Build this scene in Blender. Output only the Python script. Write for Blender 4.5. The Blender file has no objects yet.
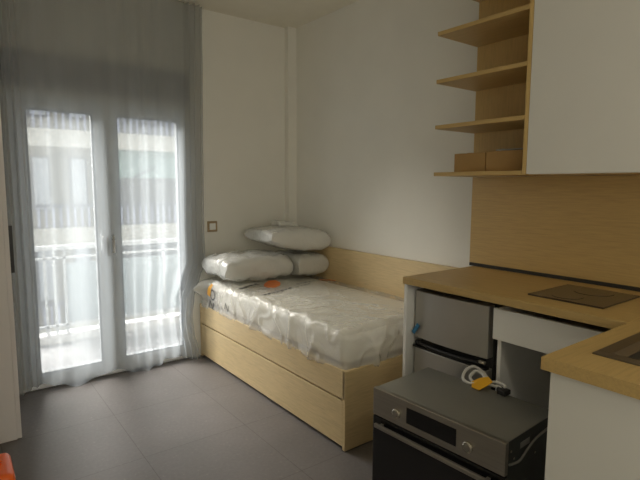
import bpy, bmesh, math, random
from mathutils import Vector, Matrix, noise
C = bpy.context.scene.collection
scene = bpy.context.scene
K = 1.1                     # all coordinates below are given in units of 1.1 m
random.seed(4)

# ---------------------------------------------------------------- camera
def make_camera():
    yaw, pit, rol, f = 0.647034, -0.1109, 0.0041736, 491.42
    F = Vector((math.sin(yaw)*math.cos(pit), math.cos(yaw)*math.cos(pit), math.sin(pit)))
    R = Vector((math.cos(yaw), -math.sin(yaw), 0)); U = R.cross(F)
    R2 = R*math.cos(rol) + U*math.sin(rol); U2 = -R*math.sin(rol) + U*math.cos(rol)
    cd = bpy.data.cameras.new('camera'); cam = bpy.data.objects.new('camera', cd); C.objects.link(cam)
    cd.sensor_fit = 'HORIZONTAL'; cd.sensor_width = 36; cd.lens = f*36/640; cd.clip_start = .02; cd.clip_end = 200
    L = Vector((-2.2161, -3.51997, 1.3223))*K
    m = Matrix((( R2.x, U2.x, -F.x, L.x), (R2.y, U2.y, -F.y, L.y), (R2.z, U2.z, -F.z, L.z), (0, 0, 0, 1)))
    cam.matrix_world = m; scene.camera = cam
make_camera()

# ---------------------------------------------------------------- world, sun, exposure
w = bpy.data.worlds.new('daylight'); scene.world = w; w.use_nodes = True
bg = w.node_tree.nodes['Background']; bg.inputs[0].default_value = (.86, .93, 1, 1); bg.inputs[1].default_value = .88
sd = bpy.data.lights.new('soft_sun', 'SUN'); sd.energy = 23.5; sd.angle = math.radians(60); sd.color = (1, .96, .89)
sun = bpy.data.objects.new('soft_sun', sd); C.objects.link(sun)
sun.rotation_euler = Vector((.42, -1, -.62)).to_track_quat('-Z', 'Y').to_euler()
# added warm fill as a ceiling lamp, out of view behind the camera
ld = bpy.data.lights.new('added_ceiling_lamp', 'AREA'); ld.shape = 'DISK'; ld.size = .5; ld.energy = 8; ld.color = (1, .92, .74)
lamp = bpy.data.objects.new('added_ceiling_lamp', ld); C.objects.link(lamp); lamp.location = (-1.5*K, -4.4*K, 2.55*K)
# added unseen fill behind the camera, brightens the kitchen side like soft daylight
rd = bpy.data.lights.new('added_rear_fill', 'AREA'); rd.shape = 'RECTANGLE'; rd.size = 1.3; rd.size_y = 1.5; rd.energy = 19; rd.color = (1, .95, .82)
rear = bpy.data.objects.new('added_rear_fill', rd); C.objects.link(rear); rear.location = (-1.7*K, -5.15*K, 1.35*K)
rear.rotation_euler = (math.radians(90), 0, 0)
vs = scene.view_settings
vs.view_transform = 'Standard'; vs.look = 'None'; vs.exposure = .1; vs.gamma = 1; vs.use_curve_mapping = False
cy = scene.cycles
cy.use_denoising = True
cy.max_bounces = 14; cy.diffuse_bounces = 8; cy.glossy_bounces = 4; cy.transparent_max_bounces = 40; cy.transmission_bounces = 8
cy.caustics_reflective = False; cy.caustics_refractive = False; cy.sample_clamp_indirect = 6

# ---------------------------------------------------------------- materials
def nt(name):
    m = bpy.data.materials.new(name); m.use_nodes = True
    t = m.node_tree; return m, t, t.nodes['Principled BSDF']
def setc(b, col, rough=.5, metal=0, spec=.5):
    b.inputs['Base Color'].default_value = (*col, 1); b.inputs['Roughness'].default_value = rough
    b.inputs['Metallic'].default_value = metal; b.inputs['Specular IOR Level'].default_value = spec
def noise_node(t, scale, vec=(1, 1, 1), detail=4, rough=.5, dist=0):
    tc = t.nodes.new('ShaderNodeTexCoord'); mp = t.nodes.new('ShaderNodeMapping'); n = t.nodes.new('ShaderNodeTexNoise')
    t.links.new(tc.outputs['Object'], mp.inputs[0]); t.links.new(mp.outputs[0], n.inputs['Vector'])
    mp.inputs['Scale'].default_value = vec
    n.inputs['Scale'].default_value = scale; n.inputs['Detail'].default_value = detail; n.inputs['Roughness'].default_value = rough
    n.inputs['Distortion'].default_value = dist
    return n
def ramp(t, src, stops):
    r = t.nodes.new('ShaderNodeValToRGB'); t.links.new(src, r.inputs[0])
    e = r.color_ramp.elements
    while len(e) < len(stops): e.new(.5)
    for k, (p, c) in enumerate(stops): e[k].position = p; e[k].color = (*c, 1)
    return r
def bump(t, b, src, strength, dist=.01):
    n = t.nodes.new('ShaderNodeBump'); n.inputs['Strength'].default_value = strength; n.inputs['Distance'].default_value = dist
    t.links.new(src, n.inputs['Height']); t.links.new(n.outputs[0], b.inputs['Normal'])
def plain(name, col, rough=.5, metal=0, var=.06, scale=6, bmp=0, vec=(1, 1, 1), spec=.5):
    m, t, b = nt(name); setc(b, col, rough, metal, spec)
    n = noise_node(t, scale, vec)
    r = ramp(t, n.outputs[0], [(.3, tuple(c*(1-var) for c in col)), (.7, tuple(min(1, c*(1+var)) for c in col))])
    t.links.new(r.outputs[0], b.inputs['Base Color'])
    if bmp:
        n2 = noise_node(t, scale*12, vec); bump(t, b, n2.outputs[0], bmp, .004)
    return m
def wood(name, col, vec, rough=.45, var=.16):
    m, t, b = nt(name); setc(b, col, rough)
    n = noise_node(t, 9, vec, 6, .6, .6)
    lo = tuple(c*(1-var) for c in col); hi = tuple(min(1, c*(1+var*.7)) for c in col)
    r = ramp(t, n.outputs[0], [(.25, lo), (.5, col), (.75, hi)])
    t.links.new(r.outputs[0], b.inputs['Base Color']); bump(t, b, n.outputs[0], .05, .002)
    return m
M = {}
M['wall'] = plain('wall_paint', (.83, .815, .755), .85, bmp=.08, var=.02, scale=3)
M['ceil'] = plain('ceiling_paint', (.80, .76, .65), .9, var=.02)
OAK = (.66, .51, .28)
M['oak_y'] = wood('oak_grain_along_y', OAK, (14, 1, 14))
M['oak_x'] = wood('oak_grain_along_x', OAK, (1, 14, 14))
M['oak_z'] = wood('oak_grain_along_z', (.60, .45, .24), (14, 14, 1))
KO = (.50, .34, .13)
M['koak_y'] = wood('kitchen_oak_along_y', KO, (12, .8, 16))
M['koak_x'] = wood('kitchen_oak_along_x', KO, (.8, 12, 16))
M['koak_z'] = wood('kitchen_oak_along_z', (.58, .40, .155), (14, 14, .9))  # lighter oak copy: light on the shelf backs is put into the colour
M['white'] = plain('white_melamine', (.88, .875, .85), .38, var=.01)
M['whitesatin'] = plain('white_lacquer', (.70, .69, .65), .3, var=.01)
M['grey_board'] = plain('grey_melamine', (.62, .61, .58), .5, var=.02)
M['wardrobe'] = plain('wardrobe_laminate', (.74, .71, .70), .6, var=.015)
M['upvc'] = plain('window_pvc', (.93, .96, .98), .35, var=.01)
M['shutter'] = plain('shutter_box', (.55, .55, .55), .5)
M['black'] = plain('black_plastic', (.014, .013, .013), .45)
M['blackglass'] = plain('black_glass', (.008, .008, .009), .08, spec=.6)
M['hob'] = plain('ceramic_hob_glass', (.045, .032, .022), .14)
M['rubber'] = plain('dark_seal', (.02, .017, .014), .7)
M['steel'] = plain('brushed_steel', (.40, .375, .33), .36, .85, var=.08, scale=3, vec=(1, 40, 40))
M['steel_top'] = plain('galvanised_steel', (.36, .36, .33), .42, .75, var=.06, scale=4)
M['steel_dark'] = plain('grey_sheet_metal', (.09, .095, .09), .5, .4)
M['sink'] = plain('sink_steel', (.20, .175, .14), .35, .85)
M['fridge'] = plain('silver_fridge_door', (.47, .455, .42), .36, .55, var=.03)
M['fridge_body'] = plain('dark_grey_cabinet', (.06, .06, .06), .5)
M['chrome'] = plain('satin_chrome', (.62, .58, .5), .25, .9)
M['bronze'] = plain('bronze_plate', (.40, .29, .17), .4, .3)
M['card'] = plain('brown_cardboard', (.36, .215, .075), .8, var=.07, scale=10)
M['blue'] = plain('blue_film', (.05, .24, .48), .4)
M['yellow'] = plain('yellow_tag', (.86, .45, .02), .5)
M['cable'] = plain('white_cable', (.68, .67, .64), .5)
M['hose'] = plain('grey_cable', (.33, .33, .31), .5)
M['orange'] = plain('orange_plastic', (1.0, .15, .012), .38, var=.12, scale=9)
M['label'] = plain('pale_label', (.35, .35, .33), .6)
M['facade'] = plain('cream_render', (.52, .485, .41), .9, var=.05, scale=.8)
M['facade_grey'] = plain('grey_render', (.40, .40, .405), .9, var=.06, scale=.6)
M['slab'] = plain('cream_parapet', (.93, .86, .70), .85, var=.04, scale=1)
M['bars'] = plain('painted_bars', (.20, .20, .23), .6)
M['lilac'] = plain('lilac_panel', (.60, .60, .70), .7)
M['extwin'] = plain('pale_shutter', (.88, .92, .97), .5)
M['awning'] = plain('green_awning', (.42, .55, .47), .8, var=.06, scale=1)
M['terrace'] = plain('balcony_tile', (.31, .31, .32), .7, var=.04)
M['kerb'] = plain('white_kerb', (.62, .62, .62), .6, var=.02)
M['street'] = plain('asphalt', (.25, .25, .26), .9)
M['railwhite'] = plain('white_metal', (.42, .44, .46), .4)
M['frost'] = plain('frosted_panel', (.25, .30, .33), .35, var=.03, scale=2)
M['mattress'] = plain('mattress_fabric', (.86, .84, .76), .8)
M['ink'] = plain('black_ink', (.03, .03, .04), .5)
M['inkorange'] = plain('orange_ink', (.75, .20, .03), .5)
M['inkyellow'] = plain('amber_ink', (.85, .42, .04), .5)

def floor_mat():
    m, t, b = nt('porcelain_tile'); setc(b, (.3, .3, .3), .55, spec=.35)
    tc = t.nodes.new('ShaderNodeTexCoord'); mp = t.nodes.new('ShaderNodeMapping')
    s = .55*K
    mp.inputs['Location'].default_value = (1.53*K/s, .65*K/s, 0); mp.inputs['Scale'].default_value = (1/s, 1/s, 1)
    t.links.new(tc.outputs['Object'], mp.inputs[0])
    br = t.nodes.new('ShaderNodeTexBrick'); br.offset = 0; br.squash = 1
    br.inputs['Scale'].default_value = 1; br.inputs['Brick Width'].default_value = 1; br.inputs['Row Height'].default_value = 1
    br.inputs['Mortar Size'].default_value = .0035; br.inputs['Mortar Smooth'].default_value = .2; br.inputs['Bias'].default_value = 0
    br.inputs['Color1'].default_value = (1, 1, 1, 1); br.inputs['Color2'].default_value = (.955, .955, .955, 1); br.inputs['Mortar'].default_value = (.64, .62, .60, 1)
    t.links.new(mp.outputs[0], br.inputs['Vector'])
    n1 = noise_node(t, 2.2, detail=6); n2 = noise_node(t, 55, detail=3)
    r1 = ramp(t, n1.outputs[0], [(.3, (.155, .142, .134)), (.7, (.19, .174, .167))])
    r2 = ramp(t, n2.outputs[0], [(.35, (.90, .90, .90)), (.66, (1.0, 1.0, 1.0)), (.74, (1.25, 1.22, 1.18))])
    for (x, y) in ((r1, r2), (None, br)):
        mx = t.nodes.new('ShaderNodeMix'); mx.data_type = 'RGBA'; mx.blend_type = 'MULTIPLY'; mx.inputs[0].default_value = 1
        t.links.new((x.outputs[0] if x else last.outputs[2]), mx.inputs[6]); t.links.new(y.outputs[0], mx.inputs[7]); last = mx
    t.links.new(last.outputs[2], b.inputs['Base Color'])
    bump(t, b, br.outputs['Fac'], -.3, .003)
    return m
M['floor'] = floor_mat()

def thin(name, col, transp, transl, rough=.5, glossy=0., weave=0):
    """see-through sheet: transparent mixed with translucent + diffuse (+ glossy)"""
    m = bpy.data.materials.new(name); m.use_nodes = True; t = m.node_tree; t.nodes.clear()
    out = t.nodes.new('ShaderNodeOutputMaterial')
    tr = t.nodes.new('ShaderNodeBsdfTransparent'); tl = t.nodes.new('ShaderNodeBsdfTranslucent'); df = t.nodes.new('ShaderNodeBsdfDiffuse')
    tl.inputs[0].default_value = (*col, 1); df.inputs[0].default_value = (*col, 1)
    a = t.nodes.new('ShaderNodeMixShader'); a.inputs[0].default_value = transl; t.links.new(df.outputs[0], a.inputs[1]); t.links.new(tl.outputs[0], a.inputs[2])
    b = t.nodes.new('ShaderNodeMixShader'); b.inputs[0].default_value = transp; t.links.new(a.outputs[0], b.inputs[1]); t.links.new(tr.outputs[0], b.inputs[2])
    if weave:
        n = noise_node(t, 1.5, (60, 60, .5), 3); mr = t.nodes.new('ShaderNodeMapRange')
        mr.inputs[3].default_value = transp-weave; mr.inputs[4].default_value = transp+weave
        t.links.new(n.outputs[0], mr.inputs[0]); t.links.new(mr.outputs[0], b.inputs[0])
    last = b
    if glossy:
        g = t.nodes.new('ShaderNodeBsdfGlossy'); g.inputs['Roughness'].default_value = rough
        c = t.nodes.new('ShaderNodeMixShader'); c.inputs[0].default_value = glossy
        t.links.new(b.outputs[0], c.inputs[1]); t.links.new(g.outputs[0], c.inputs[2]); last = c
    t.links.new(last.outputs[0], out.inputs[0]); return m
M['sheer'] = thin('grey_sheer_voile', (.375, .41, .44), .54, .70, weave=.015)
M['glass'] = thin('window_glass', (.8, .85, .85), .93, .5, .02, .05)

def plastic_mat(name, alpha, tint=(.86, .85, .80), scale=22, bs=.9):
    """clear crinkled polythene"""
    m = bpy.data.materials.new(name); m.use_nodes = True; t = m.node_tree; b = t.nodes['Principled BSDF']; out = t.nodes['Material Output']
    setc(b, tint, .13, spec=.8); b.inputs['Coat Weight'].default_value = 1; b.inputs['Coat Roughness'].default_value = .06; b.inputs['Coat IOR'].default_value = 1.7
    tr = t.nodes.new('ShaderNodeBsdfTransparent'); mx = t.nodes.new('ShaderNodeMixShader')
    n = noise_node(t, scale, (1, 1, 1), 3, .55, 1.6)
    v = noise_node(t, scale*.35, (1, 1.6, 1), 2, .5, 2.5)
    ad = t.nodes.new('ShaderNodeMath'); ad.operation = 'ADD'; t.links.new(n.outputs[0], ad.inputs[0]); t.links.new(v.outputs[0], ad.inputs[1])
    bump(t, b, ad.outputs[0], bs, .022)
    t.links.new(b.outputs['Normal'] if 'Normal' in b.outputs else ad.outputs[0], ad.inputs[0]) if False else None
    mx.inputs[0].default_value = alpha
    t.links.new(tr.outputs[0], mx.inputs[1]); t.links.new(b.outputs[0], mx.inputs[2]); t.links.new(mx.outputs[0], out.inputs[0])
    return m
M['poly'] = plastic_mat('clear_polythene', .45, (.92, .91, .86), 9, .55)
M['poly_pillow'] = plastic_mat('pillow_polythene', .55, (.82, .82, .78), 11, .5)
M['pillow'] = plain('white_pillow_fabric', (.64, .635, .60), .75)

# ---------------------------------------------------------------- mesh helpers
WM = {}
def world_of(o):
    return WM.get(o.name, Matrix())
def props(o, label=None, cat=None, group=None, kind=None):
    if label: o['label'] = label
    if cat: o['category'] = cat
    if group: o['group'] = group
    if kind: o['kind'] = kind
    return o
def thing(name, label, cat, loc, rotz=0, group=None, kind=None):
    o = bpy.data.objects.new(name, None); C.objects.link(o); o.empty_display_size = .1
    o.location = Vector(loc)*K; o.rotation_euler = (0, 0, rotz)
    WM[o.name] = Matrix.Translation(Vector(loc)*K) @ Matrix.Rotation(rotz, 4, 'Z')
    return props(o, label, cat, group, kind)
def obj(name, bm, mat, parent=None, smooth=False, bevel=0, mats=None, sub=0):
    """bm holds world coordinates in units; links ONE mesh object"""
    me = bpy.data.meshes.new(name)
    bmesh.ops.scale(bm, vec=(K, K, K), verts=bm.verts)
    if parent is None:
        xs = [v.co.x for v in bm.verts]; ys = [v.co.y for v in bm.verts]; zs = [v.co.z for v in bm.verts]
        base = Vector(((min(xs)+max(xs))/2, (min(ys)+max(ys))/2, min(zs)))
        W = Matrix.Translation(base)
    else:
        W = world_of(parent)
    bmesh.ops.transform(bm, matrix=W.inverted(), verts=bm.verts)
    bmesh.ops.recalc_face_normals(bm, faces=bm.faces)
    bm.to_mesh(me); bm.free()
    o = bpy.data.objects.new(name, me); C.objects.link(o); WM[o.name] = W.copy()
    if parent is None: o.location = W.translation
    else: o.parent = parent
    if mats:
        for mm in mats: me.materials.append(mm)
    else: me.materials.append(mat)
    if smooth:
        for p in me.polygons: p.use_smooth = True
    if bevel:
        b = o.modifiers.new('bevel', 'BEVEL'); b.width = bevel*K; b.segments = 2; b.limit_method = 'ANGLE'; b.angle_limit = .6
    if sub:
        s = o.modifiers.new('sub', 'SUBSURF'); s.levels = sub; s.render_levels = sub
    return o
def B(*boxes, T=None):
    """boxes: (x0,x1,y0,y1,z0,z1)"""
    bm = bmesh.new()
    for (x0, x1, y0, y1, z0, z1) in boxes:
        r = bmesh.ops.create_cube(bm, size=1)
        bmesh.ops.transform(bm, matrix=Matrix.Translation(((x0+x1)/2, (y0+y1)/2, (z0+z1)/2)) @ Matrix.Diagonal((abs(x1-x0), abs(y1-y0), abs(z1-z0), 1)), verts=r['verts'])
    if T is not None: bmesh.ops.transform(bm, matrix=T, verts=bm.verts)
    return bm
def tube(pts, r, seg=10, T=None, bm=None, caps=True):
    bm = bm or bmesh.new(); pts = [Vector(p) for p in pts]; rings = []
    start = len(bm.verts)
    for i, p in enumerate(pts):
        d = (pts[min(i+1, len(pts)-1)] - pts[max(i-1, 0)]).normalized()
        a = d.cross(Vector((0, 0, 1)));
        if a.length < .05: a = d.cross(Vector((0, 1, 0)))
        a.normalize(); b = d.cross(a)
        rr = r[i] if isinstance(r, (list, tuple)) else r
        rings.append([bm.verts.new(p + (a*math.cos(2*math.pi*k/seg) + b*math.sin(2*math.pi*k/seg))*rr) for k in range(seg)])
    for i in range(len(rings)-1):
        for k in range(seg): bm.faces.new((rings[i][k], rings[i][(k+1) % seg], rings[i+1][(k+1) % seg], rings[i+1][k]))
    if caps: bm.faces.new(rings[0]); bm.faces.new(rings[-1])
    if T is not None: bmesh.ops.transform(bm, matrix=T, verts=bm.verts)
    return bm
def spline(ctrl, n=8):
    P = [Vector(c) for c in ctrl]; out = []
    for i in range(len(P)-1):
        a, b, c, d = P[max(i-1, 0)], P[i], P[i+1], P[min(i+2, len(P)-1)]
        for k in range(n):
            t = k/n
            out.append(.5*((2*b) + (c-a)*t + (2*a-5*b+4*c-d)*t*t + (3*b-a-3*c+d)*t**3))
    out.append(P[-1]); return out
def struct(name, bm, mat, **kw):
    return props(obj(name, bm, mat, **kw), kind='structure')

# ---------------------------------------------------------------- room shell
RX, LX, RY, HC = .15, -2.65, -5.2, 2.6
fl = bmesh.new(); bmesh.ops.create_grid(fl, x_segments=1, y_segments=1, size=1)
struct('floor', B((LX-.1, RX+.1, RY-.1, .1, -.1, 0)), M['floor'])
bpy.data.objects['floor'].location = (0, 0, 0)
me = bpy.data.objects['floor'].data
for v in me.vertices: v.co += Vector(((LX+RX)/2*K, (RY)/2*K, -.1*K))
struct('ceiling', B((LX-.1, RX+.1, RY-.1, .2, HC, HC+.1)), M['ceil'])
WX0, WX1, WZ = -1.9, -.79, 1.88
struct('wall_back', B((LX-.1, WX0, 0, .2, 0, HC), (WX1, RX+.1, 0, .2, 0, HC), (WX0, WX1, 0, .2, WZ, HC)), M['wall'])
struct('wall_right', B((RX, RX+.1, RY, 0, 0, HC)), M['wall'])
struct('wall_left', B((LX-.1, LX, RY, 0, 0, HC)), M['wall'])
struct('wall_front', B((LX, RX, RY-.1, RY, 0, HC)), M['wall'])
struct('trim_corner', B((.07, RX, -.055, 0, 0, HC)), M['wall'])       # boxed-in pipe chase in the corner

# ---------------------------------------------------------------- French window
win = thing('window_1', None, None, ((WX0+WX1)/2, .05, 0), kind='structure')
y0, y1 = .01, .075
obj('window_frame', B((WX0, WX0+.045, y0, y1, 0, WZ), (WX1-.045, WX1, y0, y1, 0, WZ), (WX0+.045, WX1-.045, y0, y1, WZ-.045, WZ), (WX0+.045, WX1-.045, y0, y1, 0, .03)), M['upvc'], win, bevel=.004)
def leaf(xa, xb, ga, gb, zg0, zg1):
    f = obj('casement', B((xa, ga, y0-.018, y1-.01, .035, WZ-.05), (gb, xb, y0-.018, y1-.01, .035, WZ-.05), (ga, gb, y0-.018, y1-.01, .035, zg0), (ga, gb, y0-.018, y1-.01, zg1, WZ-.05)), M['upvc'], win, bevel=.006)
    obj('glazing_bead', B((ga, ga+.012, y0-.005, y1-.03, zg0, zg1), (gb-.012, gb, y0-.005, y1-.03, zg0, zg1), (ga+.012, gb-.012, y0-.005, y1-.03, zg0, zg0+.012), (ga+.012, gb-.012, y0-.005, y1-.03, zg1-.012, zg1)), M['railwhite'], f)
    obj('glass_pane', B((ga+.004, gb-.004, y0+.02, y0+.024, zg0+.004, zg1-.004)), M['glass'], f)
    return f
la = leaf(WX0+.03, -1.358, -1.815, -1.425, .095, 1.79)
lb = leaf(-1.354, WX1-.03, -1.285, -.85, .10, 1.785)
obj('astragal', B((-1.385, -1.325, y0-.032, y0-.019, .05, WZ-.06)), M['upvc'], la, bevel=.004)
for hx, lf in ((-1.402, la), (-1.342, lb)):
    obj('handle_plate', B((hx-.012, hx+.012, -.032, -.008, .88, 1.0)), M['upvc'], lf, bevel=.002)
    obj('handle', tube(spline([(hx, -.030, .97), (hx, -.052, .972), (hx, -.058, .95), (hx, -.054, .86)], 5), .009, 8), M['shutter'], lf, smooth=True)
struct('trim_shutter_box', B((WX0-.02, WX1+.02, -.02, 0, WZ+.03, WZ+.24)), M['shutter'], bevel=.004)

# window added around the rear fill light, out of view behind the camera
w2 = thing('added_window', None, None, (-1.7, RY, .6), kind='structure')
obj('window_frame', B((-2.36, -2.30, RY, RY+.03, .6, 2.1), (-1.10, -1.04, RY, RY+.03, .6, 2.1), (-2.30, -1.10, RY, RY+.03, .6, .66), (-2.30, -1.10, RY, RY+.03, 2.04, 2.1)), M['upvc'], w2)
obj('glass_pane', B((-2.30, -1.10, RY+.008, RY+.012, .66, 2.04)), M['frost'], w2)
lf_ = thing('added_ceiling_lamp', 'round white ceiling lamp, added unseen as fill at the entrance end of the room', 'lamp', (-1.5, -4.4, 2.56))  # added fixture for the ceiling fill light, never in view
_c = bmesh.new(); bmesh.ops.create_cone(_c, segments=40, radius1=.24, radius2=.24, depth=.04, cap_ends=True); bmesh.ops.translate(_c, vec=(-1.5, -4.4, 2.579), verts=_c.verts)
obj('added_lamp_body', _c, M['railwhite'], lf_)

# ---------------------------------------------------------------- sheer curtain
def curtain():
    bm = bmesh.new(); NU, NZ = 700, 64
    def xr(z):
        pts = [(0, -.765), (.1, -.77), (.2, -.79), (.34, -.80), (.48, -.785), (.62, -.74), (.75, -.69), (1.0, -.695), (1.6, -.69), (2.3, -.675), (2.62, -.67)]
        for (a, b), (c, d) in zip(pts, pts[1:]):
            if a <= z <= c:
                t = (z-a)/(c-a); t = t*t*(3-2*t); return b+(d-b)*t
        return pts[-1][1]
    rows = []
    for j in range(NZ+1):
        z = .012 + (HC-.004-.012)*(j/NZ)
        L = -1.995; R = xr(z); row = []
        gw = .14; gl = .165               # widths of the gathered bands
        for i in range(NU+1):
            u = i/NU
            if u < .16: x = L + gl*(u/.16); a = .022; ph = 2*math.pi*4*(u/.16)
            elif u < .68:
                q = (u-.16)/.52; x = L+gl + (-.70-gw-L-gl)*q + (R+.70)*q**5
                lo = max(0, 1-z/2.6)
                a = .012 + .010*lo; ph = 2*math.pi*(4 + 7*q + .30*math.sin(q*9))
            else: q = (u-.68)/.32; x = R-gw + gw*q; a = .022; ph = 2*math.pi*(11 + 3.5*q)
            yb = -.062
            y = yb + a*math.sin(ph) + .006*math.sin(ph*.37+z*2) + .004*noise.noise(Vector((x*6, z*1.5, 3)))
            y = min(y, -.026)
            zz = z
            if j < 8:      # hem rests on the floor, pushed into the room in scallops
                k = (8-j)/8
                y -= .045*k*k*(.5+.5*math.sin(2*math.pi*(x+1.7)/.42))
                zz = z + .04*(1-j/8)*(.5-.5*math.sin(2*math.pi*(x+1.7)/.42))
            row.append(bm.verts.new((x, y, zz)))
        rows.append(row)
    for j in range(NZ):
        for i in range(NU): bm.faces.new((rows[j][i], rows[j][i+1], rows[j+1][i+1], rows[j+1][i]))
    o = obj('sheer_curtain', bm, M['sheer'], smooth=True)
    props(o, 'grey sheer floor length curtain hanging in folds in front of the glazed balcony door', 'curtain')
curtain()

# ---------------------------------------------------------------- switch on back wall
sw = thing('light_switch', 'small square switch plate with bronze frame on the wall beside the curtain', 'switch', (-.602, 0, .962))
obj('frame', B((-.643, -.561, -.009, 0, .962, 1.044)), M['bronze'], sw, bevel=.003)
obj('rocker', B((-.627, -.577, -.014, -.0095, .978, 1.028)), M['white'], sw, bevel=.002)

# ---------------------------------------------------------------- wardrobe
wd = thing('wardrobe', 'tall pale wardrobe at the left edge, its side turned to the room', 'wardrobe', (-2.3, -.4, 0))
obj('carcass', B((-2.6, -2.005, -.636, -.12, .0, 2.45)), M['wardrobe'], wd, bevel=.003)
d1 = obj('door', B((-2.005, -1.985, -.636, -.40, .004, 2.45)), M['wardrobe'], wd, bevel=.002)
obj('handle', B((-1.985, -1.968, -.625, -.61, .875, 1.115)), M['black'], d1)
obj('door', B((-2.005, -1.985, -.396, -.12, .004, 2.45)), M['wardrobe'], wd, bevel=.002)

# ---------------------------------------------------------------- bed
bed = thing('bed', 'light oak single bed with a pull-out drawer and a long side headboard', 'bed', (-.29, -.9, 0))
BX0, BX1, BY0, BY1 = -.72, .115, -.03, -1.75
obj('upper_side_board', B((BX0, BX0+.02, BY1+.004, BY0, .269, .415)), M['oak_y'], bed, bevel=.0015)
dr = obj('drawer', B((BX0+.001, BX0+.02, BY1+.022, BY0-.004, .022, .258), (BX0+.03, BX1-.05, BY1+.05, BY0-.03, .03, .16)), M['oak_y'], bed, bevel=.0015)
obj('foot_board', B((BX0+.0, BX1, BY1-.0, BY1+.02, .005, .415)), M['oak_x'], bed, bevel=.0015)
obj('head_board', B((BX0, BX1, BY0, BY0+.02, .005, .415)), M['oak_x'], bed)
obj('slat_deck', B((BX0+.02, BX1, BY1+.02, BY0, .36, .39)), M['oak_x'], bed)
obj('plinth', B((BX0+.03, BX0+.04, BY1+.03, BY0, .0, .03)), M['rubber'], bed)
obj('side_headboard', B((.12, .148, -1.90, -.06, .0, .846)), M['oak_y'], bed, bevel=.002)

# ---------------------------------------------------------------- wrapped mattress
def rbox(x0, x1, y0, y1, z0, z1, r, nx, ny, nz):
    """closed box surface made of fine grids with rounded edges"""
    bm = bmesh.new(); cache = {}
    def V(i, j, k):
        key = (i, j, k)
        if key not in cache:
            p = Vector((x0+(x1-x0)*i/nx, y0+(y1-y0)*j/ny, z0+(z1-z0)*k/nz))
            c = Vector((min(max(p.x, x0+r), x1-r), min(max(p.y, y0+r), y1-r), min(max(p.z, z0+r), z1-r)))
            d = p-c
            if d.length > 1e-9: p = c + d.normalized()*r
            cache[key] = bm.verts.new(p)
        return cache[key]
    for i in range(nx):
        for j in range(ny):
            for k in (0, nz): bm.faces.new((V(i, j, k), V(i+1, j, k), V(i+1, j+1, k), V(i, j+1, k)))
    for i in range(nx):
        for k in range(nz):
            for j in (0, ny): bm.faces.new((V(i, j, k), V(i+1, j, k), V(i+1, j, k+1), V(i, j, k+1)))
    for j in range(ny):
        for k in range(nz):
            for i in (0, nx): bm.faces.new((V(i, j, k), V(i, j+1, k), V(i, j+1, k+1), V(i, j, k+1)))
    return bm
def ridge(p, s, seed=0):
    n = noise.noise(Vector((p.x*s+seed, p.y*s*.8, p.z*s*.8)))
    return 1-min(1, abs(n)*3.2)
mt = thing('mattress', 'white mattress still in its printed clear plastic bag, lying on the oak bed', 'mattress', (-.29, -.9, .415))
core = rbox(-.685, .10, -1.705, -.05, .415, .585, .045, 20, 40, 6)
for v in core.verts:
    if v.co.z > .5: v.co.z += .012*math.sin(min(1, max(0, (v.co.x+.685)/.785))*math.pi)
obj('mattress_core', core, M['mattress'], mt, smooth=True)
def bag():
    bm = rbox(-.715, .112, -1.735, -.035, .40, .60, .04, 84, 170, 22)
    bmesh.ops.recalc_face_normals(bm, faces=bm.faces); bm.normal_update()
    nrm = {v: v.normal.copy() for v in bm.verts}
    for v in bm.verts:
        p = v.co.copy(); n = nrm[v]
        side = max(0, min(1, (p.z-.44)/.12)); top = n.z > .75
        d = .017*ridge(p+Vector((0, .3*p.z, 0)), 4)**2 + .010*ridge(p, 9, 5)**3 + .010*noise.noise(p*4)
        if n.z > .75:
            edge = max(0, 1-(p.x+.715)/.28)
            d = d*(.30+.75*edge) + .004
            d += .022*math.sin(min(1, max(0, (p.x+.715)/.82))*math.pi)
        elif n.z < -.7: d = 0
        if n.x < -.3: d *= 1-.75*max(0, 1-abs(p.y+.33)/.28)       # drawn tight where the print is
        q = p + n*d
        k = max(0, 1-(p.z-.40)/.05)
        if n.x < -.3 and n.z > -.72:                          # side skirt droops over the bed frame
            q.z -= (.014+.018*noise.noise(Vector((p.y*3, 2, 0))))*k
            q.x -= .014*k + .006*math.sin(p.y*26+2*math.sin(p.y*9))*k
        if n.y < -.3 and p.y < -1.6 and n.z > -.72:
            q.z -= (.008+.010*noise.noise(Vector((p.x*5, 7, 0))))*k
            q.y -= .012*k + .004*math.sin(p.x*30)*k
        # loose corner of the bag pulled out toward the curtain
        c = max(0, 1-(Vector((p.x+.715, (p.y+.035)*.8, (p.z-.56)*1.2)).length)/.14)
        if c > 0: q += Vector((-.115, -.075, -.005))*c**1.5
        v.co = q
    return obj('plastic_bag', bm, M['poly'], mt, smooth=True)
pb = bag()

def text_mesh(s, size, M4, extr=.0006):
    cu = bpy.data.curves.new('lettering', 'FONT'); cu.body = s; cu.size = size; cu.extrude = extr; cu.align_x = 'CENTER'; cu.align_y = 'CENTER'
    o = bpy.data.objects.new('tmp_text', cu); C.objects.link(o)
    dg = bpy.context.evaluated_depsgraph_get(); dg.update()
    me = bpy.data.meshes.new_from_object(o.evaluated_get(dg))
    bm = bmesh.new(); bm.from_mesh(me); bpy.data.objects.remove(o); bpy.data.meshes.remove(me); bpy.data.curves.remove(cu)
    bmesh.ops.transform(bm, matrix=M4, verts=bm.verts); return bm
def frame(origin, xdir, up):
    x = Vector(xdir).normalized(); n = x.cross(Vector(up)).normalized(); y = n.cross(x)
    m = Matrix((( x.x, y.x, n.x, 0), (x.y, y.y, n.y, 0), (x.z, y.z, n.z, 0), (0, 0, 0, 1)))
    return Matrix.Translation(origin) @ m
from mathutils.bvhtree import BVHTree
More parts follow.
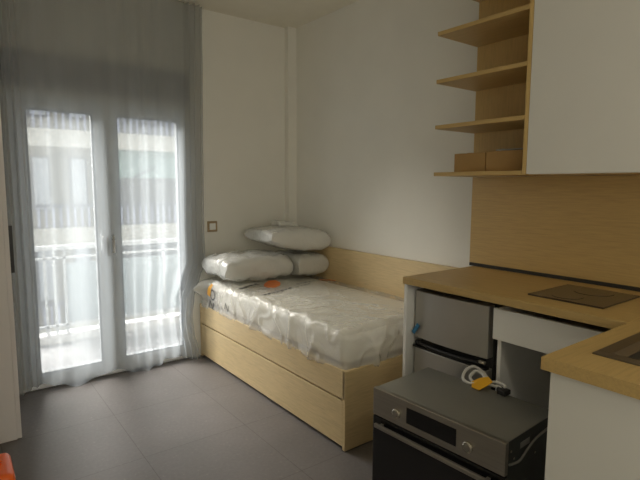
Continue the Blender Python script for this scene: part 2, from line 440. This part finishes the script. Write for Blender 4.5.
_b = bmesh.new(); _b.from_mesh(pb.data); bmesh.ops.transform(_b, matrix=WM[pb.name], verts=_b.verts); bmesh.ops.scale(_b, vec=(1/K, 1/K, 1/K), verts=_b.verts)
TREE = BVHTree.FromBMesh(_b)
def on_bag(bm, top, off=.003):
    """lay a thin print on the plastic: every vertex follows the sheet below it"""
    bmesh.ops.subdivide_edges(bm, edges=[e for e in bm.edges if e.calc_length() > .012], cuts=2, use_grid_fill=True)
    miss = []
    for v in bm.verts:
        if top: h = TREE.ray_cast(Vector((v.co.x, v.co.y, 1)), Vector((0, 0, -1)))
        else: h = TREE.ray_cast(Vector((-1.3, v.co.y, v.co.z)), Vector((1, 0, 0)))
        if h[0] is not None:
            if top: v.co.z = h[0].z + off
            else: v.co.x = h[0].x - off
        if h[0] is None or (not top and h[0].x > -.66): miss.append(v)
    bmesh.ops.delete(bm, geom=miss, context='VERTS')
    return bm
def flat(pts, plane):
    bm = bmesh.new()
    bm.faces.new([bm.verts.new((-1, a, b) if plane == 'x' else (a, b, 1)) for a, b in pts]); 
    bmesh.ops.triangulate(bm, faces=bm.faces[:]); return bm
def rect(cx_, cy_, lx, ly, a):
    c, s_ = math.cos(a), math.sin(a); return [(cx_+u*lx*c-v*ly*s_, cy_+u*lx*s_+v*ly*c) for u, v in ((-.5, -.5), (.5, -.5), (.5, .5), (-.5, .5))]
# the side of the bag faces the window side; its writing climbs upward
sideT = lambda y, z: frame((-1, y, z), (0, -.28, 1), (0, 1, .28))
obj('printed_letters', on_bag(text_mesh('ZO', .11, sideT(-.235, .487), 0), False), M['ink'], pb)
obj('printed_letters', on_bag(text_mesh('Z', .085, sideT(-.47, .475), 0), False), M['ink'], pb)
obj('printed_bar', on_bag(flat(rect(-.20, .555, .034, .10, .35), 'x'), False), M['inkyellow'], pb)
obj('printed_spot', on_bag(flat([(-.43+.058*.8*math.cos(t*math.pi/14)+.11*.6*math.sin(t*math.pi/14), -.60-.058*.6*math.cos(t*math.pi/14)+.11*.8*math.sin(t*math.pi/14)) for t in range(28)], 'z'), True), M['inkorange'], pb)
rr = random.Random(2)
def words(x0, y0, x1, y1, n, h):
    for i in range(n):
        t = (i+.5)/n; ln = math.hypot(x1-x0, y1-y0)/n*rr.uniform(.5, .85)
        obj('printed_word', on_bag(flat(rect(x0+(x1-x0)*t, y0+(y1-y0)*t, ln, h, math.atan2(y1-y0, x1-x0)), 'z'), True), M['ink'], pb)
words(-.66, -.54, -.50, -.53, 4, .035); words(-.66, -.86, -.20, -.74, 12, .016); words(-.30, -.70, -.10, -.66, 5, .016)
obj('printed_bar', on_bag(flat(rect(.02, -.66, .12, .03, -.5), 'z'), True), M['inkorange'], pb)

# ---------------------------------------------------------------- pillows in bags
def pillow_bm(sx, sy, sz, T, seed, crinkle=.01, n=56, taper=0, pw=7, q=.26):
    bm = bmesh.new(); tops = {}; bots = {}
    for i in range(n+1):
        for j in range(n+1):
            a = -1+2*i/n; b = -1+2*j/n
            a = math.sin(a*math.pi/2); b = math.sin(b*math.pi/2)
            t = (max(0, (1-abs(a)**pw))**q * max(0, (1-abs(b)**pw))**q)*(.80+.20*(1-a*a)*(1-b*b))*(1-taper*(max(0, 1-(a+1)/1.3))**1.2)
            pin = 1-.05*(1-abs(a*b))*(max(abs(a), abs(b))**4)
            x, y = a*sx*pin, b*sy*pin
            for s, dct in ((1, tops), (-1, bots)):
                if s < 0 and (i in (0, n) or j in (0, n)): dct[i, j] = tops[i, j]; continue
                p = Vector((x, y, s*t*sz))
                w_ = Vector((x*9+seed, y*9, s*3+seed))
                p += Vector((noise.noise(w_), noise.noise(w_+Vector((7, 0, 0))), noise.noise(w_+Vector((0, 9, 0)))*1.1))*crinkle
                p.z += s*crinkle*.9*(ridge(Vector((x, y, s+seed)), 11)) * (1 if t > .2 else .3)
                dct[i, j] = bm.verts.new(p)
    for i in range(n):
        for j in range(n):
            bm.faces.new((tops[i, j], tops[i+1, j], tops[i+1, j+1], tops[i, j+1]))
            try: bm.faces.new((bots[i, j], bots[i, j+1], bots[i+1, j+1], bots[i+1, j]))
            except ValueError: pass
    bmesh.ops.transform(bm, matrix=T, verts=bm.verts); return bm
def pillow(label, c, s, rot, seed, crinkle=.008, taper=0):
    T = Matrix.Translation(c) @ Matrix.Rotation(rot[2], 4, 'Z') @ Matrix.Rotation(rot[1], 4, 'Y') @ Matrix.Rotation(rot[0], 4, 'X')
    t = thing('pillow', label, 'pillow', (c[0], c[1], c[2]-s[2]), group='bagged pillows piled at the head of the bed')
    obj('pillow_filling', pillow_bm(s[0]*.93, s[1]*.93, s[2]*.88, T, seed, .003, 24, taper), M['pillow'], t, smooth=True)
    wr = obj('plastic_wrap', pillow_bm(s[0], s[1], s[2], T, seed, crinkle, 56, taper), M['poly_pillow'], t, smooth=True)
    return t, wr
pillow('bagged white pillow lying lower left of the pile, its crumpled glossy end by the curtain', (-.465, -.305, .730), (.275, .205, .10), (0, .02, .0), 1, .012, .15)
pillow('bagged white pillow lying lower right of the pile, against the headboard', (-.030, -.335, .716), (.142, .22, .092), (0, 0, 0), 4, .006)
tp, wr = pillow('bagged white pillow lying on top of the other two, by the wall corner', (-.150, -.37, .925), (.262, .21, .100), (.0, .10, -.03), 9, .005, .42)
obj('bag_fold', pillow_bm(.085, .07, .022, Matrix.Translation((-.13, -.30, 1.022)) @ Matrix.Rotation(.1, 4, 'Y'), 14, .006, 22), M['poly_pillow'], wr, smooth=True)

# ---------------------------------------------------------------- kitchen worktops
ZT, ZB = .90, .868
KX0 = -.545
wt = obj('worktop', B((KX0, .115, -2.905, -1.95, ZB, ZT)), M['koak_y'], bevel=.0015)
props(wt, 'oak worktop along the wall with the black hob, over the small fridge', 'worktop')
# peninsula top with a real cut-out for the sink
SX0, SX1, SY0, SY1 = -.925, -.40, -3.42, -2.985
pw_ = obj('worktop', B((-1.06, SX0, -3.75, -2.907, ZB, ZT), (SX1, .115, -3.75, -2.907, ZB, ZT), (SX0, SX1, SY1, -2.907, ZB, ZT), (SX0, SX1, -3.75, SY0, ZB, ZT)), M['koak_x'], bevel=.0)
props(pw_, 'oak worktop return with the steel sink set into it, nearest the camera', 'worktop')
ep = obj('end_panel', B((-.535, .115, -1.969, -1.952, 0, ZB)), M['white'], bevel=.001)
props(ep, 'white upright end panel holding up the worktop between bed and fridge', 'panel')
bs = thing('backsplash', 'oak backsplash panel behind the hob, between worktop and wall cabinet', 'backsplash', (0, -2.8, ZT))
obj('panel', B((.0, .02, -3.75, -1.92, ZT+.016, 1.368)), M['koak_y'], bs)
obj('seal_strip', B((-.008, .02, -3.75, -1.925, ZT, ZT+.0155)), M['rubber'], bs)

# hob
hb = thing('hob', 'small black two-zone hob set into the oak worktop', 'hob', (-.275, -2.64, ZT))
obj('glass_top', B((-.432, -.117, -2.785, -2.505, ZT, ZT+.006)), M['hob'], hb, bevel=.002)
for (x, y, r) in ((-.35, -2.62, .055), (-.20, -2.65, .07)):
    ring = bmesh.new(); bmesh.ops.create_cone(ring, segments=40, radius1=r, radius2=r, depth=.0008, cap_ends=True)
    bmesh.ops.translate(ring, vec=(x, y, ZT+.0066), verts=ring.verts); obj('cooking_zone', ring, M['hob'], hb)

# sink
sk = thing('sink', 'stainless steel sink let into the near oak worktop', 'sink', (-.66, -3.2, ZT))
r_ = .022
obj('rim', B((SX0-.012, SX0+r_, SY0-.012, SY1+.012, ZT, ZT+.004), (SX1-r_, SX1+.012, SY0-.012, SY1+.012, ZT, ZT+.004), (SX0+r_, SX1-r_, SY1-r_, SY1+.012, ZT, ZT+.004), (SX0+r_, SX1-r_, SY0-.012, SY0+r_, ZT, ZT+.004)), M['sink'], sk, bevel=.0015)
bmb = bmesh.new(); lv = []
for (ins, z) in ((r_, ZT+.002), (r_+.012, ZT-.015), (r_+.02, ZT-.15), (r_+.05, ZT-.17)):
    lv.append([bmb.verts.new(q) for q in ((SX0+ins, SY0+ins, z), (SX1-ins, SY0+ins, z), (SX1-ins, SY1-ins, z), (SX0+ins, SY1-ins, z))])
for a, b in zip(lv, lv[1:]):
    for k in range(4): bmb.faces.new((a[k], a[(k+1) % 4], b[(k+1) % 4], b[k]))
bmb.faces.new(lv[-1]); o = obj('basin', bmb, M['sink'], sk)
sm = o.modifiers.new('solid', 'SOLIDIFY'); sm.thickness = .003
dk = bmesh.new(); bmesh.ops.create_cone(dk, segments=24, radius1=.035, radius2=.035, depth=.004, cap_ends=True); bmesh.ops.translate(dk, vec=(-.66, -3.2, ZT-.1665), verts=dk.verts)
obj('drain', dk, M['chrome'], sk)

# base units
pc = thing('base_cabinet', 'white base cabinet under the sink worktop, its plain end panel facing the room', 'cabinet', (-.6, -3.3, 0))
obj('end_panel', B((-1.045, -1.027, -3.73, -2.925, 0, ZB-.001)), M['whitesatin'], pc, bevel=.001)
obj('carcass', B((-1.027, -.40, -3.73, -3.50, .0, ZB-.001), (-1.027, -1.0, -3.5, -2.945, 0, ZB-.03), (-.3, -.28, -3.73, -2.95, 0, ZB-.03)), M['white'], pc)
ou = thing('oven_cabinet', 'white base unit with a plain drawer front over its empty oven opening', 'cabinet', (-.2, -2.62, 0))
obj('drawer_front', B((-.502, -.485, -2.845, -2.405, .712, .838)), M['white'], ou, bevel=.0015)
obj('side_panel', B((-.485, .10, -2.435, -2.418, 0, .84)), M['white'], ou, bevel=.001)
obj('side_panel', B((-.485, .10, -2.845, -2.828, 0, .84)), M['white'], ou, bevel=.001)
obj('shelf', B((-.47, .10, -2.828, -2.435, .722, .737)), M['grey_board'], ou)
obj('floor_board', B((-.48, .10, -2.828, -2.435, .08, .097)), M['grey_board'], ou)
obj('back_panel', B((.085, .10, -2.828, -2.435, .1, .69)), M['grey_board'], ou)

# ---------------------------------------------------------------- fridge
fr = thing('refrigerator', 'small silver refrigerator with a top freezer, under the worktop beside the bed', 'refrigerator', (-.2, -2.19, 0))
FY0, FY1 = -2.375, -1.980
obj('cabinet', B((-.44, .05, FY0, FY1, .02, .838)), M['fridge_body'], fr, bevel=.006)
def curved_door(z0, z1, mat, name):
    bm = bmesh.new(); n = 14; fr_ = []; bk = []
    for i in range(n+1):
        t = i/n; y = FY1+(FY0-FY1)*t; bul = .014*(1-(2*t-1)**2)
        fr_.append((bm.verts.new((-.487-bul, y, z0)), bm.verts.new((-.487-bul, y, z1)))); bk.append((bm.verts.new((-.445, y, z0)), bm.verts.new((-.445, y, z1))))
    for i in range(n):
        bm.faces.new((fr_[i][0], fr_[i+1][0], fr_[i+1][1], fr_[i][1])); bm.faces.new((bk[i][0], bk[i][1], bk[i+1][1], bk[i+1][0]))
        bm.faces.new((fr_[i][1], fr_[i+1][1], bk[i+1][1], bk[i][1])); bm.faces.new((fr_[i][0], bk[i][0], bk[i+1][0], fr_[i+1][0]))
    bm.faces.new((fr_[0][0], fr_[0][1], bk[0][1], bk[0][0])); bm.faces.new((fr_[n][0], bk[n][0], bk[n][1], fr_[n][1]))
    return obj(name, bm, mat, fr, bevel=.004)
fd = curved_door(.612, .836, M['fridge'], 'freezer_door')
md = curved_door(.04, .565, M['fridge'], 'fridge_door')
g = bmesh.new()
pts = []
for i in range(15):
    t = i/14; pts.append((-.485-.014*(1-(2*t-1)**2), FY1-.012+(FY0-FY1+.024)*t, (.588-.005*math.sin(t*math.pi))))
obj('handle_recess', tube(pts, .0095, 8), M['black'], md, smooth=True)
obj('hinge_cap', B((-.503, -.488, FY0+.002, FY0+.03, .592, .604)), M['chrome'], fr, bevel=.002)
obj('handle_trim', B((-.498, -.47, FY0, FY1, .566, .574)), M['black'], md)
obj('protective_tape', B((-.004, .0, -.009, .009, -.028, .028), T=Matrix.Translation((-.498, -1.998, .655)) @ Matrix.Rotation(.6, 4, 'X')), M['blue'], fd)
for (x, y) in ((-.4, FY0+.04), (-.4, FY1-.04), (0, FY0+.04), (0, FY1-.04)):
    obj('foot', tube([(x, y, 0), (x, y, .022)], .018, 12), M['black'], fr)

# ---------------------------------------------------------------- oven standing on the floor
A_ = Vector((-.935, -2.175, 0)); e_ = Vector((.030, -.555, 0)).normalized(); n_ = Vector((-e_.y, e_.x, 0))
th = math.atan2(e_.y, e_.x)
ov = thing('oven', 'built-in steel oven with black glass door standing loose on the floor', 'oven', A_, th)
OT = Matrix.Translation(A_) @ Matrix.Rotation(th, 4, 'Z')   # local x along the front, local +y to the back
W_, H_ = .556, .539
def OB(*b): return B(*b, T=OT)
obj('housing', OB((.006, W_-.006, .02, .33, .02, H_-.003)), None, ov, mats=[M['steel_dark']], bevel=.002)
obj('top_plate', OB((.004, W_-.004, .012, .338, H_-.003, H_), (.02, W_-.02, .325, .345, H_-.02, H_-.014)), M['steel_top'], ov)
obj('rear_box', OB((.06, W_-.06, .3301, .37, .05, H_-.03)), M['steel_dark'], ov, bevel=.002)
cp = obj('control_panel', OB((0, W_, 0, .019, .432, H_)), M['steel'], ov, bevel=.002)
obj('display', OB((.168, .380, -.0016, .001, .457, .517)), M['blackglass'], cp)
for x in (.122, .427):
    obj('knob', tube([(x, -.001, .477), (x, -.009, .477), (x, -.011, .477)], [.0185, .0185, .015], 24, T=OT), M['chrome'], cp)
    obj('knob_cap', tube([(x, -.0112, .477), (x, -.0125, .477)], [.0125, .0125], 20, T=OT), M['steel'], cp)
od = obj('oven_door', OB((.0, W_, .0, .018, .02, .428)), M['blackglass'], ov, bevel=.003)
hm = OB((.028, W_-.02, -.024, -.013, .394, .410)); hm2 = [OB((x, x+.012, -.013, .0, .396, .408)) for x in (.045, W_-.057)]
obj('door_handle', hm, M['steel'], od, bevel=.002); [obj('handle_mount', q_, M['steel'], od) for q_ in hm2]
for x in (.04, W_-.04):
    for y in (.05, .30): obj('foot', tube([(x, y, 0), (x, y, .021)], .012, 10, T=OT), M['black'], ov)
# right flank: label, screws, thin cable
obj('rating_label', OB((W_-.0055, W_-.0045, .10, .16, .487, .507)), M['label'], ov)
for (y, z) in ((.04, .50), (.06, .47), (.2, .44), (.28, .50)):
    obj('screw', tube([(W_-.006, y, z), (W_-.003, y, z)], .0045, 10, T=OT), M['chrome'], ov)
obj('flank_cable', tube(spline([(W_-.002, .03, .46), (W_-.001, .09, .452), (W_-.001, .14, .472), (W_-.001, .20, .492), (W_-.001, .30, .50)], 6), .004, 8, T=OT), M['hose'], ov, smooth=True)

# coiled cable with tag on the oven
oc = thing('cable_bundle', 'white power cable coiled with a yellow tag and black plug on top of the oven', 'cable', (-.57, -2.42, H_))
def cpt(x, y, z=0): return (x, y, H_+.0065+z)
loop = spline([cpt(-.545, -2.43), cpt(-.52, -2.385, .02), cpt(-.525, -2.34, .035), cpt(-.56, -2.325, .02), cpt(-.60, -2.345, .0), cpt(-.61, -2.39, .0), cpt(-.58, -2.425, .008), cpt(-.545, -2.40, .022), cpt(-.545, -2.365, .028), cpt(-.575, -2.36, .01), cpt(-.59, -2.39, .0), cpt(-.575, -2.43, .004), cpt(-.57, -2.47, .006), cpt(-.575, -2.50, .010)], 8)
obj('cord', tube(loop, .0062, 8), M['cable'], oc, smooth=True)
obj('cord', tube(spline([cpt(-.56, -2.42), cpt(-.545, -2.46, .012), cpt(-.55, -2.50, .012), cpt(-.575, -2.512, .01)], 6), .0062, 8), M['cable'], oc, smooth=True)
tg = bmesh.new()
vs_ = [cpt(-.60, -2.385, .003), cpt(-.635, -2.41, -.003), cpt(-.635, -2.445, -.003), cpt(-.60, -2.455, .008), cpt(-.575, -2.462, .02), cpt(-.555, -2.43, .026), cpt(-.575, -2.405, .018)]
f_ = tg.faces.new([tg.verts.new(v) for v in vs_]); ex = bmesh.ops.extrude_face_region(tg, geom=[f_]); bmesh.ops.translate(tg, vec=(0, 0, .002), verts=[v for v in ex['geom'] if isinstance(v, bmesh.types.BMVert)])
obj('tag', tg, M['yellow'], oc)
pl = B((-.605, -.565, -2.535, -2.50, H_+.001, H_+.02)); tube([(-.585, -2.49, H_+.013), (-.585, -2.51, H_+.011)], .010, 10, bm=pl)
obj('plug', pl, M['black'], oc, bevel=.003)

# ---------------------------------------------------------------- open shelves and wall cabinet
SZ = [1.387, 1.612, 1.826, 2.047, 2.265, 2.485]
su = thing('open_shelf_unit', 'oak open shelf unit on the wall at the left end of the white cabinet', 'shelf', (0, -2.15, 1.37))
obj('back_panel', B((.0, .018, -2.40, -1.92, 1.388, 2.56)), M['koak_z'], su)
for z in SZ: obj('shelf_board', B((-.31, -.0005, -2.382, -1.918, z-.018, z)), M['koak_y'], su, bevel=.001)
obj('side_panel', B((-.31, -.0005, -2.400, -2.383, 1.369, 2.56)), M['koak_z'], su, bevel=.001)
wc = thing('wall_cabinet', 'large white wall cabinet above the backsplash', 'cabinet', (-.15, -3.0, 1.37))
obj('carcass', B((-.29, -.0, -3.72, -2.401, 1.371, 2.56)), M['white'], wc)
obj('bottom_board', B((-.29, -.0, -3.72, -2.401, 1.3695, 1.371)), M['oak_y'], wc)
obj('door', B((-.310, -.292, -3.02, -2.402, 1.372, 2.56)), M['whitesatin'], wc, bevel=.001)
obj('door', B((-.310, -.292, -3.63, -3.023, 1.372, 2.56)), M['whitesatin'], wc, bevel=.001)

# boxes on the lowest shelf
def carton(label, y0_, y1_, x0, x1, h):
    t = thing('cardboard_box', label, 'box', ((x0+x1)/2, (y0_+y1_)/2, 1.387), group='cardboard boxes on the lowest shelf')
    obj('box_body', B((x0, x1, y0_, y1_, 1.3872, 1.387+h)), M['card'], t, bevel=.0015)
    obj('tape', B((x0-.0005, x1+.0005, (y0_+y1_)/2-.012, (y0_+y1_)/2+.012, 1.387+h, 1.387+h+.0008)), M['card'], t)
carton('brown cardboard box at the open left end of the lowest shelf', -2.163, -1.992, -.25, -.08, .088)
carton('brown cardboard box by the oak side panel, with papers lying on it', -2.345, -2.168, -.25, -.06, .090)
pp = bmesh.new(); n = 12; rows = []
for i in range(n+1):
    row = []
    for j in range(n+1):
        x = -.24+.17*i/n; y = -2.34+.13*j/n
        row.append(pp.verts.new((x, y, 1.4785+.006+.014*abs(noise.noise(Vector((x*14, y*14, 2))))*(1-(2*i/n-1)**4))))
    rows.append(row)
for i in range(n):
    for j in range(n): pp.faces.new((rows[i][j], rows[i+1][j], rows[i+1][j+1], rows[i][j+1]))
o = obj('leaflet', pp, M['label'], smooth=True); s_ = o.modifiers.new('solid', 'SOLIDIFY'); s_.thickness = .006; s_.offset = -1
props(o, 'crumpled grey leaflet lying on the right cardboard box', 'leaflet')

# ---------------------------------------------------------------- orange tool case, bottom left
tc_ = thing('tool_case', 'orange plastic case with dark base on the floor at the bottom left corner', 'case', (-2.16, -1.2, 0))
cs = rbox(-2.32, -2.07, -1.33, -1.10, .105, .18, .028, 16, 16, 8)
obj('lid', cs, M['orange'], tc_, smooth=True)
obj('base', rbox(-2.315, -2.074, -1.325, -1.105, .0, .105, .012, 10, 10, 4), M['black'], tc_, smooth=True)
obj('carry_handle', tube(spline([(-2.28, -1.21, .178), (-2.28, -1.21, .195), (-2.2, -1.21, .202), (-2.12, -1.21, .195), (-2.12, -1.21, .178)], 6), .009, 8), M['orange'], tc_, smooth=True)
for y in (-1.29, -1.22): obj('latch', B((-2.076, -2.064, y-.012, y+.012, .085, .115)), M['chrome'], tc_, bevel=.002)
obj('latch', B((-2.13, -2.10, -1.337, -1.328, .06, .09)), M['chrome'], tc_, bevel=.002)

# ---------------------------------------------------------------- balcony and street outside
props(obj('balcony_floor', B((-3.2, .6, .2, 1.15, -.14, -.012)), M['terrace']), kind='structure')
props(obj('balcony_kerb', B((-3.2, .6, 1.02, 1.15, -.012, .06)), M['kerb']), kind='structure')
props(obj('threshold', B((WX0, WX1, .0, .2, -.1, .0)), M['kerb']), kind='structure')
br = thing('balcony_railing', 'white metal balcony railing with pale frosted panels outside the glass door', 'railing', (-1.2, 1.05, .06))
obj('handrail', B((-3.2, .6, 1.03, 1.08, .775, .815)), M['railwhite'], br, bevel=.006)
obj('rail', B((-3.2, .6, 1.045, 1.065, .700, .716)), M['railwhite'], br)
obj('rail', B((-3.2, .6, 1.045, 1.065, .120, .138)), M['railwhite'], br)
for x in (-2.9, -2.2, -1.615, -1.545, -1.465, -1.11, -.62, -.1, .4):
    obj('post', B((x-.010, x+.010, 1.045, 1.065, .06, .776)), M['railwhite'], br)
for (a, b) in ((-2.85, -2.3), (-1.455, -1.12), (-1.10, -.63), (-.61, -.12)):
    obj('frosted_panel', B((a, b, 1.066, 1.072, .15, .655)), M['frost'], br)
ap = thing('apartment_building', 'cream apartment block with stacked balconies across the street', 'building', (4, 11.5, -7.5))
obj('facade_wall', B((-9, 1.05, 11.2, 14, -7.5, 5.6), (1.05, 18, 11.6, 14, -7.5, 5.6)), M['facade'], ap)
obj('grey_bay', B((1.05, 6.2, 11.1, 11.55, -7.5, 5.6)), M['facade_grey'], ap)
for z in (-5.05, -2.6, -.17, 2.22, 4.65):
    obj('balcony_parapet', B((-9, 18, 9.95, 11.2, z, z+.14), (-9, 18, 9.9, 10.05, z, z+.42)), M['slab'], ap)
    m_ = B(*[(-9+.16*i, -9+.16*i+.05, 9.98, 10.02, z+.42, z+.92) for i in range(0, 168)])
    obj('balcony_bars', m_, M['lilac'], ap); obj('balcony_handrail', B((-9, 18, 9.96, 10.06, z+.92, z+1.0)), M['bars'], ap)
for lev in (-2.43, 0, 2.43):
    for (a, b) in ((-3.6, -3.2), (-2.2, -1.8), (-.42, -.08), (.48, .82), (6.8, 7.3), (8.6, 9.2), (11, 11.6)):
        f = obj('window', B((a-.05, b+.05, 11.14, 11.2, lev+.62, lev+2.05)), M['bars'], ap)
        obj('shutter', B((a, b, 11.10, 11.14, lev+.66, lev+2.0)), M['extwin'], f)
aw = bmesh.new()
q = [aw.verts.new(v) for v in ((1.15, 10.0, 1.50), (4.6, 10.0, 1.50), (4.6, 10.15, 2.22), (1.15, 10.15, 2.22))]; f_ = aw.faces.new(q)
ex = bmesh.ops.extrude_face_region(aw, geom=[f_]); bmesh.ops.translate(aw, vec=(0, .02, 0), verts=[v for v in ex['geom'] if isinstance(v, bmesh.types.BMVert)])
obj('awning', aw, M['awning'], ap)
obj('awning_strut', tube([(1.75, 9.97, 1.5), (2.35, 9.97, 1.80)], .02, 6), M['bars'], ap)
struct('street', B((-20, 26, 1.2, 14, -7.6, -7.5)), M['street'])
